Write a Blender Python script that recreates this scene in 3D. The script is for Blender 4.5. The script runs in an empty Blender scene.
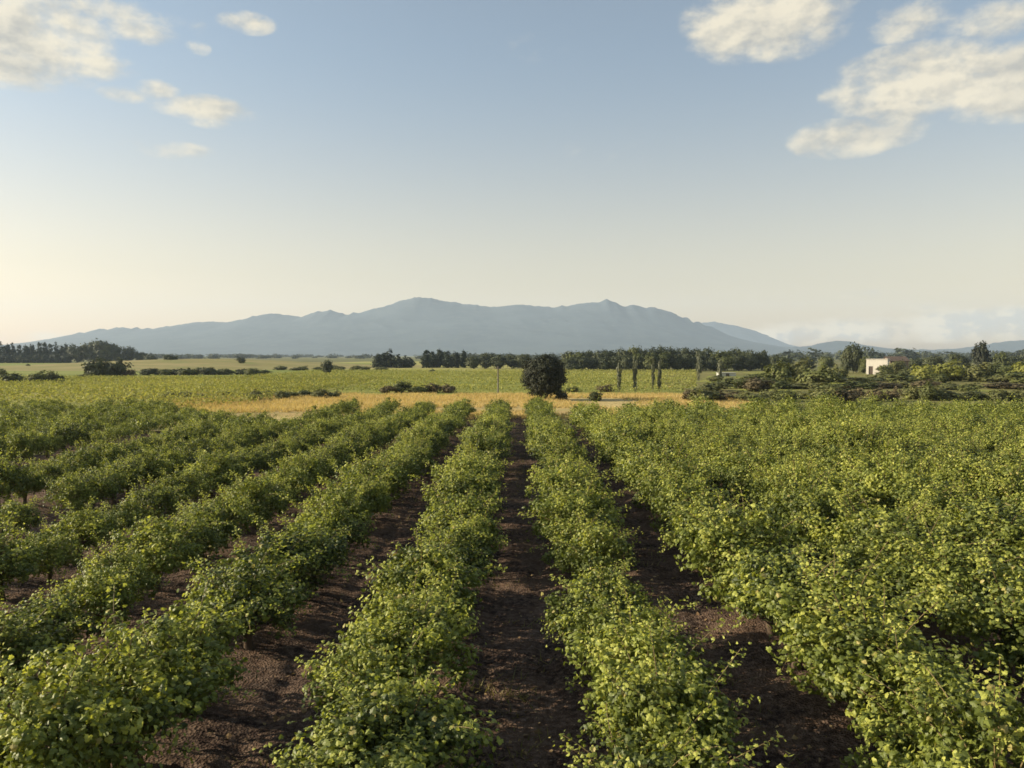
import bpy, math, random
import numpy as np
from mathutils import Vector, Matrix, Euler

R = math.radians
SC = bpy.context.scene
COL = SC.collection
random.seed(7)
RNG = np.random.default_rng(7)

# ------------------------------------------------------------------ camera
F_PX, CAM_H = 796.0, 5.0
cam_data = bpy.data.cameras.new('camera')
cam_data.sensor_width = 36.0
cam_data.lens = F_PX / 1024 * 36.0
cam_data.clip_start = 0.1
cam_data.clip_end = 40000
cam = bpy.data.objects.new('camera', cam_data)
COL.objects.link(cam)
cam.location = (0, 0, CAM_H)
cam.rotation_euler = (R(90 - 2.087), 0, R(0.576))
SC.camera = cam
CAM_M = Euler(cam.rotation_euler).to_matrix()

# ------------------------------------------------------------------ light and exposure
SUN_EL, SUN_AZ = 21.0, -87.0          # azimuth measured from +Y, negative is to the left
SKY_STRENGTH, SUN_STRENGTH = 0.071, 5.0
EXPOSURE = 0.82
HAZE_DENSITY = 1.08e-4
SC.view_settings.view_transform = 'Standard'
SC.view_settings.look = 'None'
SC.view_settings.exposure = EXPOSURE
SC.view_settings.gamma = 1.0
SC.view_settings.use_curve_mapping = False
SC.render.engine = 'CYCLES'
SC.cycles.use_denoising = True
SC.cycles.max_bounces = 8
SC.cycles.diffuse_bounces = 1
SC.cycles.transmission_bounces = 4
SC.cycles.volume_bounces = 2
SC.cycles.filter_width = 1.6

sun_data = bpy.data.lights.new('sun', 'SUN')
sun_data.energy = SUN_STRENGTH
sun_data.angle = R(0.6)
sun_data.color = (1.0, 0.88, 0.65)
sun = bpy.data.objects.new('sun', sun_data)
COL.objects.link(sun)
SUN_DIR = Vector((math.sin(R(SUN_AZ)) * math.cos(R(SUN_EL)), math.cos(R(SUN_AZ)) * math.cos(R(SUN_EL)), math.sin(R(SUN_EL))))
sun.rotation_euler = SUN_DIR.to_track_quat('Z', 'Y').to_euler()
sun.location = SUN_DIR * 100


def ray(px, py):
    return CAM_M @ Vector(((px - 512) / F_PX, (384 - py) / F_PX, -1.0))


def at(px, dist, py=384):
    """World x (and z) of picture column px at the depth y = dist."""
    d = ray(px, py)
    s = dist / d.y
    return d.x * s, CAM_H + d.z * s


# ------------------------------------------------------------------ world: sky with clouds
world = bpy.data.worlds.new('World')
SC.world = world
world.use_nodes = True


class NT:
    """Small node-tree writer."""
    def __init__(self, tree):
        self.t = tree
        tree.nodes.clear()

    def n(self, typ, **kw):
        nd = self.t.nodes.new(typ)
        for k, v in kw.items():
            setattr(nd, k, v)
        return nd

    def put(self, sock, v):
        if isinstance(v, bpy.types.NodeSocket):
            self.t.links.new(v, sock)
        elif v is not None:
            sock.default_value = v

    def m(self, op, a, b=None, c=None, clamp=False):
        nd = self.n('ShaderNodeMath', operation=op, use_clamp=clamp)
        self.put(nd.inputs[0], a)
        if b is not None:
            self.put(nd.inputs[1], b)
        if c is not None:
            self.put(nd.inputs[2], c)
        return nd.outputs[0]

    def rng(self, v, a, b, c=0.0, d=1.0, smooth=True):
        nd = self.n('ShaderNodeMapRange', interpolation_type='SMOOTHSTEP' if smooth else 'LINEAR')
        for i, x in enumerate((v, a, b, c, d)):
            self.put(nd.inputs[i], x)
        return nd.outputs[0]

    def mix(self, f, a, b, blend='MIX'):
        nd = self.n('ShaderNodeMix', data_type='RGBA', blend_type=blend)
        self.put(nd.inputs[0], f)
        self.put(nd.inputs[6], a)
        self.put(nd.inputs[7], b)
        return nd.outputs[2]

    def noise(self, vec, scale, detail=4, rough=0.55, dist=0.0, out=0):
        nd = self.n('ShaderNodeTexNoise')
        self.put(nd.inputs['Vector'], vec)
        nd.inputs['Scale'].default_value = scale
        nd.inputs['Detail'].default_value = detail
        nd.inputs['Roughness'].default_value = rough
        nd.inputs['Distortion'].default_value = dist
        return nd.outputs[out]

    def scale(self, vec, s):
        nd = self.n('ShaderNodeMapping')
        self.put(nd.inputs[0], vec)
        nd.inputs['Scale'].default_value = s
        return nd.outputs[0]


def c4(r, g, b):
    return (r, g, b, 1.0)


w = NT(world.node_tree)
sky = w.n('ShaderNodeTexSky', sky_type='NISHITA')
sky.sun_disc = False
sky.sun_elevation = R(SUN_EL)
sky.sun_rotation = R(SUN_AZ)
sky.altitude = 100
sky.air_density = 1.0
sky.dust_density = 1.3
sky.ozone_density = 1.5
tc = w.n('ShaderNodeTexCoord')
sep = w.n('ShaderNodeSeparateXYZ')
w.put(sep.inputs[0], tc.outputs['Generated'])
az = w.m('MULTIPLY', w.m('ARCTAN2', sep.outputs[0], sep.outputs[1]), 180 / math.pi)
el = w.m('MULTIPLY', w.m('ARCSINE', sep.outputs[2]), 180 / math.pi)
cmb = w.n('ShaderNodeCombineXYZ')
w.put(cmb.inputs[0], w.m('MULTIPLY', az, 0.6))
w.put(cmb.inputs[1], el)
cvec = cmb.outputs[0]
warp = w.noise(cvec, 0.55, 3, 0.5)
fine = w.noise(cvec, 0.50, 6, 0.56)


def sky_deg(px, py):
    d = ray(px, py).normalized()
    return math.degrees(math.atan2(d.x, d.y)), math.degrees(math.asin(d.z))


#        centre px, py, radius x, y, weight
CLOUDS_UP = [(24, 34, 92, 44, 1.05), (-20, 58, 105, 24, 1.0), (66, 60, 72, 19, .9), (136, 32, 46, 14, .7), (70, 5, 110, 20, .55),
             (196, 48, 16, 9, .55), (200, 30, 14, 10, .45), (247, 23, 32, 12, .7),
             (126, 94, 30, 9, .7), (157, 91, 26, 12, .85), (207, 108, 62, 14, .9), (170, 150, 52, 11, .42), (212, 122, 30, 8, .4),
             (770, 14, 92, 46, 1.15), (735, 34, 56, 28, 1.0), (828, 4, 40, 28, .75),
             (846, 138, 58, 21, 1.0), (896, 118, 38, 28, .8), (925, 82, 96, 40, 1.1), (1012, 80, 96, 38, 1.1), (862, 90, 44, 24, .75),
             (912, 20, 48, 22, .66), (1005, 16, 50, 24, .75), (955, 24, 40, 16, .4), (590, 145, 60, 30, .2), (530, 50, 60, 24, .16)]
CLOUDS_LOW = [(870, 330, 130, 15, .8), (960, 326, 120, 17, .95), (1040, 325, 90, 20, 1.0), (790, 336, 80, 12, .75), (720, 326, 50, 7, .4), (870, 294, 46, 6, .3), (900, 312, 60, 9, .4),
              (80, 338, 150, 8, .35)]


def cloud_field(lst):
    acc = None
    for cx, cy, rx, ry, wt in lst:
        a0, e0 = sky_deg(cx, cy)
        ra, re = rx * 0.0705, ry * 0.0705
        u = w.m('MULTIPLY', w.m('SUBTRACT', az, a0), 1 / ra)
        v = w.m('MULTIPLY', w.m('SUBTRACT', el, e0), 1 / re)
        r2 = w.m('ADD', w.m('MULTIPLY', u, u), w.m('MULTIPLY', v, v))
        val = w.m('MULTIPLY', w.m('SUBTRACT', 1.0, w.m('MINIMUM', r2, 1.0)), wt)
        acc = val if acc is None else w.m('MAXIMUM', acc, val)
    return acc


up = cloud_field(CLOUDS_UP)
off = w.n('ShaderNodeVectorMath', operation='ADD')
w.put(off.inputs[0], cvec)
off.inputs[1].default_value = (-.30, .38, 0)
fine_b = w.noise(off.outputs[0], 0.50, 6, 0.56)
wisp = w.noise(cvec, 2.3, 6, 0.65)
sun_shade = w.rng(w.m('SUBTRACT', fine, fine_b), -0.13, 0.10)  # sunward side of the clouds paler, shading painted into their colour
nz = w.m('ADD', w.m('MULTIPLY', w.m('SUBTRACT', fine, 0.5), 2.1), w.m('MULTIPLY', w.m('SUBTRACT', wisp, 0.5), 0.35))
up_n = w.m('ADD', up, w.m('MULTIPLY', nz, w.rng(up, 0.0, 0.25)))
up_a = w.m('MULTIPLY', w.rng(up_n, 0.10, 1.02), 0.93)
low = cloud_field(CLOUDS_LOW)
low_n = w.m('ADD', low, w.m('MULTIPLY', nz, w.rng(low, 0.0, 0.3)))
low_a = w.m('MULTIPLY', w.rng(low_n, 0.0, 1.0), 0.75)
K = 1.0 / (SKY_STRENGTH * 2 ** EXPOSURE)
body = w.noise(cvec, 0.33, 5, 0.6)
up_col = w.mix(w.m('ADD', w.m('MULTIPLY', w.rng(body, 0.34, 0.60), .45), w.m('MULTIPLY', sun_shade, .55)), c4(.50 * K, .49 * K, .45 * K), c4(.94 * K, .85 * K, .66 * K))
low_col = w.mix(w.rng(w.m('ADD', w.m('MULTIPLY', body, .4), w.m('MULTIPLY', sun_shade, .6)), 0.30, 0.75), c4(.62 * K, .62 * K, .58 * K), c4(1.02 * K, .90 * K, .68 * K))
# sky tint by elevation: a warm horizon glow painted in, greyer blue above
hsv = w.n('ShaderNodeHueSaturation')
hsv.inputs['Saturation'].default_value = 0.60
w.put(hsv.inputs['Color'], sky.outputs[0])
warm = w.mix(w.rng(el, -2.0, 22.0, 1.0, 0.0), c4(1.08, 1.20, 1.24), c4(1.82, 1.31, .82))
skycol = w.mix(1.0, hsv.outputs[0], warm, 'MULTIPLY')
skycol = w.mix(low_a, skycol, low_col)
skycol = w.mix(up_a, skycol, up_col)
bg = w.n('ShaderNodeBackground')
w.put(bg.inputs[0], skycol)
bg.inputs[1].default_value = SKY_STRENGTH
out = w.n('ShaderNodeOutputWorld')
w.t.links.new(bg.outputs[0], out.inputs[0])


# ------------------------------------------------------------------ helpers
def tag(o, label=None, cat=None, group=None, kind=None):
    if label:
        o['label'] = label
    if cat:
        o['category'] = cat
    if group:
        o['group'] = group
    if kind:
        o['kind'] = kind
    return o


def np_mesh(name, verts, faces, mats, smooth=False, mat_idx=None):
    """faces: list of int arrays, each (n, k)."""
    me = bpy.data.meshes.new(name)
    if not isinstance(faces, (list, tuple)):
        faces = [faces]
    faces = [f for f in faces if len(f)]
    verts = np.asarray(verts, dtype=np.float32)
    loops = np.concatenate([f.reshape(-1) for f in faces]).astype(np.int32)
    totals = np.concatenate([np.full(len(f), f.shape[1], dtype=np.int32) for f in faces])
    starts = np.concatenate([[0], np.cumsum(totals)[:-1]]).astype(np.int32)
    me.vertices.add(len(verts))
    me.vertices.foreach_set('co', verts.reshape(-1))
    me.loops.add(len(loops))
    me.loops.foreach_set('vertex_index', loops)
    me.polygons.add(len(totals))
    me.polygons.foreach_set('loop_start', starts)
    me.polygons.foreach_set('loop_total', totals)
    me.polygons.foreach_set('use_smooth', np.full(len(totals), bool(smooth)))
    for m_ in (mats if isinstance(mats, (list, tuple)) else [mats]):
        me.materials.append(m_)
    if mat_idx is not None:
        me.polygons.foreach_set('material_index', np.asarray(mat_idx, dtype=np.int32))
    me.update(calc_edges=True)
    me.validate()
    return me


def obj(name, me, parent=None):
    o = bpy.data.objects.new(name, me)
    COL.objects.link(o)
    if parent:
        o.parent = parent
    return o


def empty(name, loc=(0, 0, 0)):
    o = bpy.data.objects.new(name, None)
    o.empty_display_size = 0.2
    COL.objects.link(o)
    o.location = loc
    return o


def _hash(ix, iy, seed):
    h = (ix * 374761393 + iy * 668265263 + seed * 974634777) & 0x7fffffff
    h = ((h ^ (h >> 13)) * 1274126177) & 0x7fffffff
    return ((h ^ (h >> 16)) & 0xffff) / 65535.0


def vnoise(x, y, seed=0):
    ix, iy = np.floor(x).astype(np.int64), np.floor(y).astype(np.int64)
    fx, fy = x - ix, y - iy
    fx, fy = fx * fx * (3 - 2 * fx), fy * fy * (3 - 2 * fy)
    a, b = _hash(ix, iy, seed), _hash(ix + 1, iy, seed)
    c, d = _hash(ix, iy + 1, seed), _hash(ix + 1, iy + 1, seed)
    return (a * (1 - fx) + b * fx) * (1 - fy) + (c * (1 - fx) + d * fx) * fy


def fbm(x, y, seed=0, octaves=5, ridged=False):
    s, amp, tot = 0.0, 1.0, 0.0
    for i in range(octaves):
        v = vnoise(x * 2 ** i, y * 2 ** i, seed + i * 17)
        if ridged:
            v = 1 - np.abs(2 * v - 1)
        s = s + v * amp
        tot += amp
        amp *= 0.5
    return s / tot


def grid_mesh(name, xs, ys, zf, mat, smooth=True):
    X, Y = np.meshgrid(xs, ys)
    Z = zf(X, Y)
    v = np.stack([X, Y, Z], -1).reshape(-1, 3)
    nx, ny = len(xs), len(ys)
    i = (np.arange(ny - 1)[:, None] * nx + np.arange(nx - 1)[None, :]).reshape(-1)
    f = np.stack([i, i + 1, i + 1 + nx, i + nx], -1)
    return np_mesh(name, v, f, mat, smooth)


def unit(v):
    return v / np.maximum(np.linalg.norm(v, axis=-1, keepdims=True), 1e-9)


class Tubes:
    def __init__(self):
        self.v, self.f, self.n = [], [], 0

    def add(self, pts, radii, sides=6):
        pts = np.asarray(pts, float)
        k = len(pts)
        tan = unit(np.gradient(pts, axis=0))
        ref = np.array([0.31, 0.92, 0.23])
        a = unit(np.cross(tan, ref))
        b = np.cross(tan, a)
        ang = np.linspace(0, 2 * np.pi, sides, endpoint=False)
        ring = a[:, None, :] * np.cos(ang)[None, :, None] + b[:, None, :] * np.sin(ang)[None, :, None]
        v = pts[:, None, :] + ring * np.asarray(radii)[:, None, None]
        self.v.append(v.reshape(-1, 3))
        i = np.arange(k - 1)[:, None] * sides
        j = np.arange(sides)[None, :]
        j2 = (j + 1) % sides
        q = np.stack([i + j, i + j2, i + sides + j2, i + sides + j], -1).reshape(-1, 4)
        self.f.append(q + self.n)
        self.n += k * sides
        return self

    def mesh(self, name, mat):
        return np_mesh(name, np.concatenate(self.v), np.concatenate(self.f), mat, True)


# leaf outlines: a five-lobed vine leaf, and a simple folded leaf for small ones
LOBED = np.array([(0, .10), (.20, -.10), (.46, .02), (.40, .22), (.56, .44), (.34, .52), (.26, .78), (0, 1.0),
                  (-.26, .78), (-.34, .52), (-.56, .44), (-.40, .22), (-.46, .02), (-.20, -.10)])


def leaf_batch(pos, nrm, tip, size, lobed):
    """Returns verts and face arrays of one folded leaf per row of pos."""
    n = len(pos)
    nrm = unit(nrm)
    tip = unit(tip - nrm * np.sum(tip * nrm, -1, keepdims=True))
    side = np.cross(tip, nrm)
    if lobed:
        T = np.vstack([[0, .38], LOBED])
        z = np.concatenate([[0.06], -0.30 * np.abs(LOBED[:, 0]) - 0.22 * np.maximum(LOBED[:, 1] - .4, 0) ** 1.4])
    else:
        T = np.array([(0, 0), (.46, .42), (0, 1.0), (-.46, .42)])
        z = np.array([0.0, -.14, -.12, -.14])
    m_ = len(T)
    s = size[:, None, None]
    curl = RNG.uniform(.4, 1.6, (n, 1, 1))
    v = pos[:, None, :] + s * (side[:, None, :] * T[None, :, 0:1] + tip[:, None, :] * T[None, :, 1:2]
                               + nrm[:, None, :] * z[None, :, None] * curl)
    base = np.arange(n)[:, None] * m_
    if lobed:
        k = m_ - 1
        j = np.arange(k)
        tri = np.stack([np.zeros(k, int), 1 + j, 1 + (j + 1) % k], -1)
        f = (base[:, :, None] + tri[None]).reshape(-1, 3)
    else:
        f = (base[:, :, None] + np.array([[0, 1, 2], [0, 2, 3]])[None]).reshape(-1, 3)
    return v.reshape(-1, 3), f


ORD = ('first second third fourth fifth sixth seventh eighth ninth tenth eleventh twelfth thirteenth fourteenth fifteenth '
       'sixteenth seventeenth eighteenth nineteenth twentieth').split()
TENS = {2: 'twenty', 3: 'thirty', 4: 'forty', 5: 'fifty'}
TENTH = {3: 'thirtieth', 4: 'fortieth', 5: 'fiftieth'}


def ordinal(i):                                      # 1-based
    if i <= 20:
        return ORD[i - 1]
    t, u = divmod(i, 10)
    return TENTH[t] if u == 0 else TENS[t] + '-' + ORD[u - 1]


# ------------------------------------------------------------------ materials
def new_mat(name):
    m_ = bpy.data.materials.new(name)
    m_.use_nodes = True
    return m_, NT(m_.node_tree)


def finish(t, shader, disp=None):
    o = t.n('ShaderNodeOutputMaterial')
    t.t.links.new(shader, o.inputs[0])
    if disp is not None:
        t.t.links.new(disp, o.inputs[2])


def principled(t, col, rough=0.8, spec=0.3, bump=None, bump_d=0.02, bump_s=0.6):
    p = t.n('ShaderNodeBsdfPrincipled')
    t.put(p.inputs['Base Color'], col)
    t.put(p.inputs['Roughness'], rough)
    p.inputs['Specular IOR Level'].default_value = spec
    if bump is not None:
        b = t.n('ShaderNodeBump')
        b.inputs['Strength'].default_value = bump_s
        b.inputs['Distance'].default_value = bump_d
        t.put(b.inputs['Height'], bump)
        t.t.links.new(b.outputs[0], p.inputs['Normal'])
    return p.outputs[0]


def leaf_mat(name, dark, light, rare=None, transl=0.3, rough=0.5, spec=0.35, patch=0.6, patch_amt=0.5):
    """Every leaf has a tone of its own; clumps and plants differ a little too."""
    m_, t = new_mat(name)
    g = t.n('ShaderNodeNewGeometry')
    oi = t.n('ShaderNodeObjectInfo')
    rnd = g.outputs['Random Per Island']
    clump = t.m('MULTIPLY_ADD', t.noise(g.outputs['Position'], patch, 2, 0.5), .6, t.m('MULTIPLY', t.noise(g.outputs['Position'], patch * .16, 3, 0.5), .4))
    f = t.m('ADD', t.m('MULTIPLY', rnd, 0.55), t.m('MULTIPLY', t.rng(clump, 0.34, 0.66), patch_amt))
    f = t.m('ADD', f, t.m('MULTIPLY', t.m('SUBTRACT', oi.outputs['Random'], 0.5), 0.35), clamp=True)
    col = t.mix(f, c4(*dark), c4(*light))
    if rare:
        col = t.mix(t.m('GREATER_THAN', t.m('FRACT', t.m('MULTIPLY', rnd, 37.7)), 1 - rare[3]), col, c4(*rare[:3]))
    p = principled(t, col, rough, spec)
    tr = t.n('ShaderNodeBsdfTranslucent')
    t.put(tr.inputs[0], t.mix(1.0, col, c4(1.35, 1.35, .7), 'MULTIPLY'))
    mx = t.n('ShaderNodeMixShader')
    mx.inputs[0].default_value = transl
    t.t.links.new(p, mx.inputs[1])
    t.t.links.new(tr.outputs[0], mx.inputs[2])
    finish(t, mx.outputs[0])
    return m_


M = {}
M['vine_leaf'] = leaf_mat('vine_leaf', (.036, .054, .015), (.228, .258, .044), (.34, .29, .09, .03), .24, .50, .32, .9, .5)
M['young_sunlit_leaf'] = leaf_mat('young_sunlit_leaf', (.28, .31, .058), (.48, .48, .11), None, .34, .5, .3, .9, .4)  # young tip leaves, and the sunlit look painted on mound tops
M['oak_leaf'] = leaf_mat('oak_leaf', (.022, .026, .015), (.042, .046, .024), None, .12, .6, .2)
M['wood_leaf'] = leaf_mat('wood_leaf', (.036, .046, .024), (.085, .094, .042), None, .15, .6, .2, .08, .5)
M['cypress_leaf'] = leaf_mat('cypress_leaf', (.018, .028, .018), (.036, .050, .028), None, .1, .7, .2, .1, .5)
M['shrub_leaf'] = leaf_mat('shrub_leaf', (.055, .068, .022), (.135, .145, .042), None, .2, .6, .25, .2)
M['olive_leaf'] = leaf_mat('olive_leaf', (.088, .100, .038), (.190, .185, .066), None, .2, .6, .25, .2)
M['scrub_leaf'] = leaf_mat('scrub_leaf', (.075, .062, .036), (.175, .140, .075), None, .12, .7, .15, .3)
M['yellow_leaf'] = leaf_mat('yellow_leaf', (.17, .18, .04), (.30, .30, .07), None, .3, .5, .3, .3)
M['poplar_leaf'] = leaf_mat('poplar_leaf', (.105, .115, .070), (.190, .195, .130), None, .2, .55, .3, .4)
M['field_leaf'] = leaf_mat('field_leaf', (.175, .190, .050), (.37, .355, .105), (.36, .29, .10, .05), .3, .7, .15, .03, .6)
M['dry_grass'] = leaf_mat('dry_grass', (.41, .29, .12), (.64, .49, .23), None, .3, .7, .1, .12, .5)
M['weed'] = leaf_mat('weed', (.09, .10, .03), (.24, .20, .08), None, .3, .6, .2, .8, .5)

m_, t = new_mat('vine_bark')
g = t.n('ShaderNodeTexCoord').outputs['Object']
nb = t.noise(t.scale(g, (30, 30, 5)), 1.0, 5, .65)
finish(t, principled(t, t.mix(nb, c4(.055, .038, .027), c4(.16, .115, .080)), .9, .15, nb, .01, .9))
M['vine_bark'] = m_
m_, t = new_mat('shoot_bark')
g = t.n('ShaderNodeTexCoord').outputs['Object']
nb = t.noise(g, 9.0, 3)
finish(t, principled(t, t.mix(nb, c4(.13, .12, .04), c4(.20, .12, .06)), .6, .3))
M['shoot_bark'] = m_
m_, t = new_mat('tree_bark')
g = t.n('ShaderNodeTexCoord').outputs['Object']
nb = t.noise(t.scale(g, (7, 7, 1.3)), 1.0, 5, .65)
finish(t, principled(t, t.mix(nb, c4(.05, .042, .034), c4(.17, .145, .115)), .9, .15, nb, .03, .9))
M['tree_bark'] = m_
m_, t = new_mat('weathered_wood')
g = t.n('ShaderNodeTexCoord').outputs['Object']
nb = t.noise(t.scale(g, (20, 20, 1.5)), 1.0, 5, .6)
finish(t, principled(t, t.mix(nb, c4(.11, .095, .08), c4(.24, .21, .175)), .85, .2, nb, .01, .6))
M['weathered_wood'] = m_

# soil: reddish brown, clods, straw bits
m_, t = new_mat('soil')
pos = t.n('ShaderNodeNewGeometry').outputs['Position']
n1 = t.noise(pos, .9, 6, .6)
n2 = t.noise(pos, 9.0, 6, .65)
vor = t.n('ShaderNodeTexVoronoi')
t.put(vor.inputs['Vector'], pos)
vor.inputs['Scale'].default_value = 26
col = t.mix(t.rng(n1, .36, .64), c4(.036, .022, .018), c4(.125, .078, .052))
col = t.mix(t.rng(n2, .40, .70), col, c4(.19, .13, .095))
bits = t.noise(pos, 16.0, 3, .6, 1.5)
col = t.mix(t.rng(bits, .66, .70), col, c4(.30, .22, .14))
hgt = t.m('ADD', t.m('MULTIPLY', n2, 1.0), t.m('MULTIPLY', vor.outputs['Distance'], .5))
finish(t, principled(t, col, .95, .1, hgt, .09, .9))
M['soil'] = m_


def field_mat(name, a, b, c, sx=.012, sy=.05, bump=.25, fine=1.6):
    m2, t2 = new_mat(name)
    p2 = t2.n('ShaderNodeNewGeometry').outputs['Position']
    k1 = t2.noise(t2.scale(p2, (sx, sy, .02)), 1.0, 5, .62)
    k2 = t2.noise(p2, fine, 5, .65)
    k3 = t2.noise(t2.scale(p2, (sx * 4, sy * 5, .1)), 1.0, 4, .6)
    cc = t2.mix(t2.rng(k1, .36, .64), c4(*a), c4(*b))
    cc = t2.mix(t2.rng(k3, .46, .72), cc, c4(*c))
    cc = t2.mix(t2.m('MULTIPLY', k2, .5), cc, t2.mix(.5, cc, c4(*[x * .45 for x in a])))
    finish(t2, principled(t2, cc, .95, .1, k2, bump, .8))
    return m2


M['plain'] = field_mat('plain', (.115, .130, .040), (.240, .205, .085), (.080, .090, .035), .004, .012, .2, .5)
M['straw_ground'] = field_mat('straw_ground', (.44, .31, .13), (.58, .44, .19), (.23, .22, .08), .03, .12, .12)
M['green_ground'] = field_mat('green_ground', (.195, .220, .044), (.310, .300, .068), (.150, .170, .042), .008, .06, .12)
M['lime_ground'] = field_mat('lime_ground', (.31, .30, .080), (.43, .37, .13), (.24, .25, .065), .012, .07, .12)
M['scrub_ground'] = field_mat('scrub_ground', (.165, .160, .050), (.260, .225, .080), (.110, .115, .040), .05, .09, .15)
M['pale_ground'] = field_mat('pale_ground', (.190, .220, .048), (.270, .275, .072), (.150, .180, .045), .01, .045, .15)

M['tan_ground'] = field_mat('tan_ground', (.25, .215, .080), (.33, .27, .12), (.17, .20, .055), .02, .06, .15)

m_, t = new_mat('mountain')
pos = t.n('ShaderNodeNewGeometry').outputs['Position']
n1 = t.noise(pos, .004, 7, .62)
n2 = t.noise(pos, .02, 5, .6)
col = t.mix(t.rng(n1, .38, .62), c4(.050, .068, .082), c4(.072, .092, .104))  # blue of the distance haze is put into the base colour
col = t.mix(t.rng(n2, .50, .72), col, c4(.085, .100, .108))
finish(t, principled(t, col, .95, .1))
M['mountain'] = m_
m_, t = new_mat('wooded_slope')
pos = t.n('ShaderNodeNewGeometry').outputs['Position']
n1 = t.noise(pos, .02, 6, .62)
col = t.mix(t.rng(n1, .38, .62), c4(.040, .056, .030), c4(.090, .105, .050))
finish(t, principled(t, col, .95, .1, n1, 6.0, .8))
M['wooded_slope'] = m_

m_, t = new_mat('white_render')
g = t.n('ShaderNodeTexCoord').outputs['Object']
nb = t.noise(g, 1.4, 5, .6)
streak = t.noise(t.scale(g, (3, 3, .35)), 1.0, 4, .6)
col = t.mix(t.rng(streak, .45, .75), c4(.60, .56, .49), c4(.50, .46, .39))
finish(t, principled(t, col, .9, .2, nb, .01, .4))
M['white_render'] = m_
m_, t = new_mat('clay_tile')
g = t.n('ShaderNodeTexCoord').outputs['Object']
wv = t.n('ShaderNodeTexWave', wave_type='BANDS', bands_direction='X')
t.put(wv.inputs['Vector'], g)
wv.inputs['Scale'].default_value = 2.2
wv.inputs['Distortion'].default_value = .6
nb = t.noise(g, 2.0, 4)
finish(t, principled(t, t.mix(nb, c4(.09, .068, .056), c4(.15, .11, .088)), .9, .15, wv.outputs['Fac'], .06, .8))
M['clay_tile'] = m_
m_, t = new_mat('brown_wall')
g = t.n('ShaderNodeTexCoord').outputs['Object']
nb = t.noise(g, 2.0, 5)
finish(t, principled(t, t.mix(nb, c4(.17, .125, .095), c4(.27, .205, .155)), .95, .1, nb, .03, .6))
M['brown_wall'] = m_
m_, t = new_mat('window_glass')
finish(t, principled(t, c4(.025, .03, .035), .12, .5))
M['window_glass'] = m_
m_, t = new_mat('door_paint')
g = t.n('ShaderNodeTexCoord').outputs['Object']
finish(t, principled(t, t.mix(t.noise(g, 3.0), c4(.07, .05, .04), c4(.11, .08, .06)), .6, .3))
M['door_paint'] = m_
m_, t = new_mat('sheet_plastic')
g = t.n('ShaderNodeTexCoord').outputs['Object']
finish(t, principled(t, t.mix(t.noise(g, 1.2), c4(.40, .40, .36), c4(.52, .51, .46)), .45, .4))
M['sheet_plastic'] = m_


# ------------------------------------------------------------------ the land
def ragged(xs_lo, xs_hi, near, far, z, nx=90, ny=14, seed=1, amp=3.0, fl=18.0, bump=0.0):
    """A field sheet with uneven near and far edges. near and far are functions of x or numbers."""
    xs = np.linspace(xs_lo, xs_hi, nx)
    e0 = np.array([near(x) if callable(near) else near for x in xs]) + (fbm(xs / fl, xs * 0 + 3.1, seed) - .5) * 2 * amp
    e1 = np.array([far(x) if callable(far) else far for x in xs]) + (fbm(xs / fl, xs * 0 + 9.7, seed + 5) - .5) * 2 * amp
    tt = np.linspace(0, 1, ny)[:, None]
    Y = e0[None, :] * (1 - tt) + e1[None, :] * tt
    X = np.repeat(xs[None, :], ny, 0) + (fbm(Y / 9.0, Y * 0 + seed, seed + 8) - .5) * 4
    Z = z + bump * (fbm(X / 5, Y / 5, seed + 3) - .5)
    v = np.stack([X, Y, Z], -1).reshape(-1, 3)
    i = (np.arange(ny - 1)[:, None] * nx + np.arange(nx - 1)[None, :]).reshape(-1)
    return v, np.stack([i, i + 1, i + 1 + nx, i + nx], -1)


def land(name, label, me):
    return tag(obj(name, me), label, 'ground', None, 'structure')


land('ground', 'wide flat farmed plain running out to the foot of the mountains',
     grid_mesh('ground', np.linspace(-6800, 6800, 69), np.linspace(-250, 7200, 60), lambda X, Y: X * 0 - .06, M['plain']))


def soil_z(X, Y):
    ph = ((X - 1.45) / 3.0) % 1.0                        # 0 on a vine row
    row = np.cos(ph * 2 * np.pi)
    z = .05 * row + .10 * (fbm(X * .8, Y * .8, 3, 3) - .5) + .09 * (fbm(X * 4.2, Y * 4.2, 11, 3) - .5)
    rut = np.exp(-((np.abs(ph - .5) - .16) / .05) ** 2)
    end = np.where((X < -15.3) & (X > -31), 53.5, np.where(X > 3, 61.5, 66.5)) + 1.5 * (fbm(X / 3, Y / 3, 21, 3) - .5)
    return np.maximum(np.where(Y > end, -.04, z + .03 - .05 * rut), -.05)


land('vineyard_soil', 'bare reddish brown tilled earth between the vine rows',
     grid_mesh('vineyard_soil', np.concatenate([np.linspace(-62, -13, 130), np.linspace(-12.9, 14, 300), np.linspace(14.2, 62, 130)]),
               np.concatenate([np.linspace(0.5, 26, 260), np.linspace(26.2, 71, 160)]), soil_z, M['soil']))
land('straw_strip', 'golden dry grass strip behind the vine rows around the round tree',
     np_mesh('straw_strip', *ragged(-42, 24, lambda x: 51 if -27 < x < -15 else (59.5 if x > 3 else 64.5), 97, .05, nx=160, ny=30, seed=4, amp=1.5, bump=.10), M['straw_ground'], True))
land('lime_field', 'bright yellow green field behind the left vines',
     np_mesh('lime_field', *ragged(-150, -26, 73, 168, .045, seed=14, amp=5, bump=.1), M['lime_ground'], True))
land('green_field', 'flat green field between the straw strip and the tree line',
     np_mesh('green_field', *ragged(-70, 78, 96, 246, .03, seed=24, amp=5, bump=.1), M['green_ground'], True))
land('scrub_ground', 'rough brown green ground under the bushes on the right',
     np_mesh('scrub_ground', *ragged(23, 190, 70, 240, .04, seed=34, amp=5, bump=.25), M['scrub_ground'], True))
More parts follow.
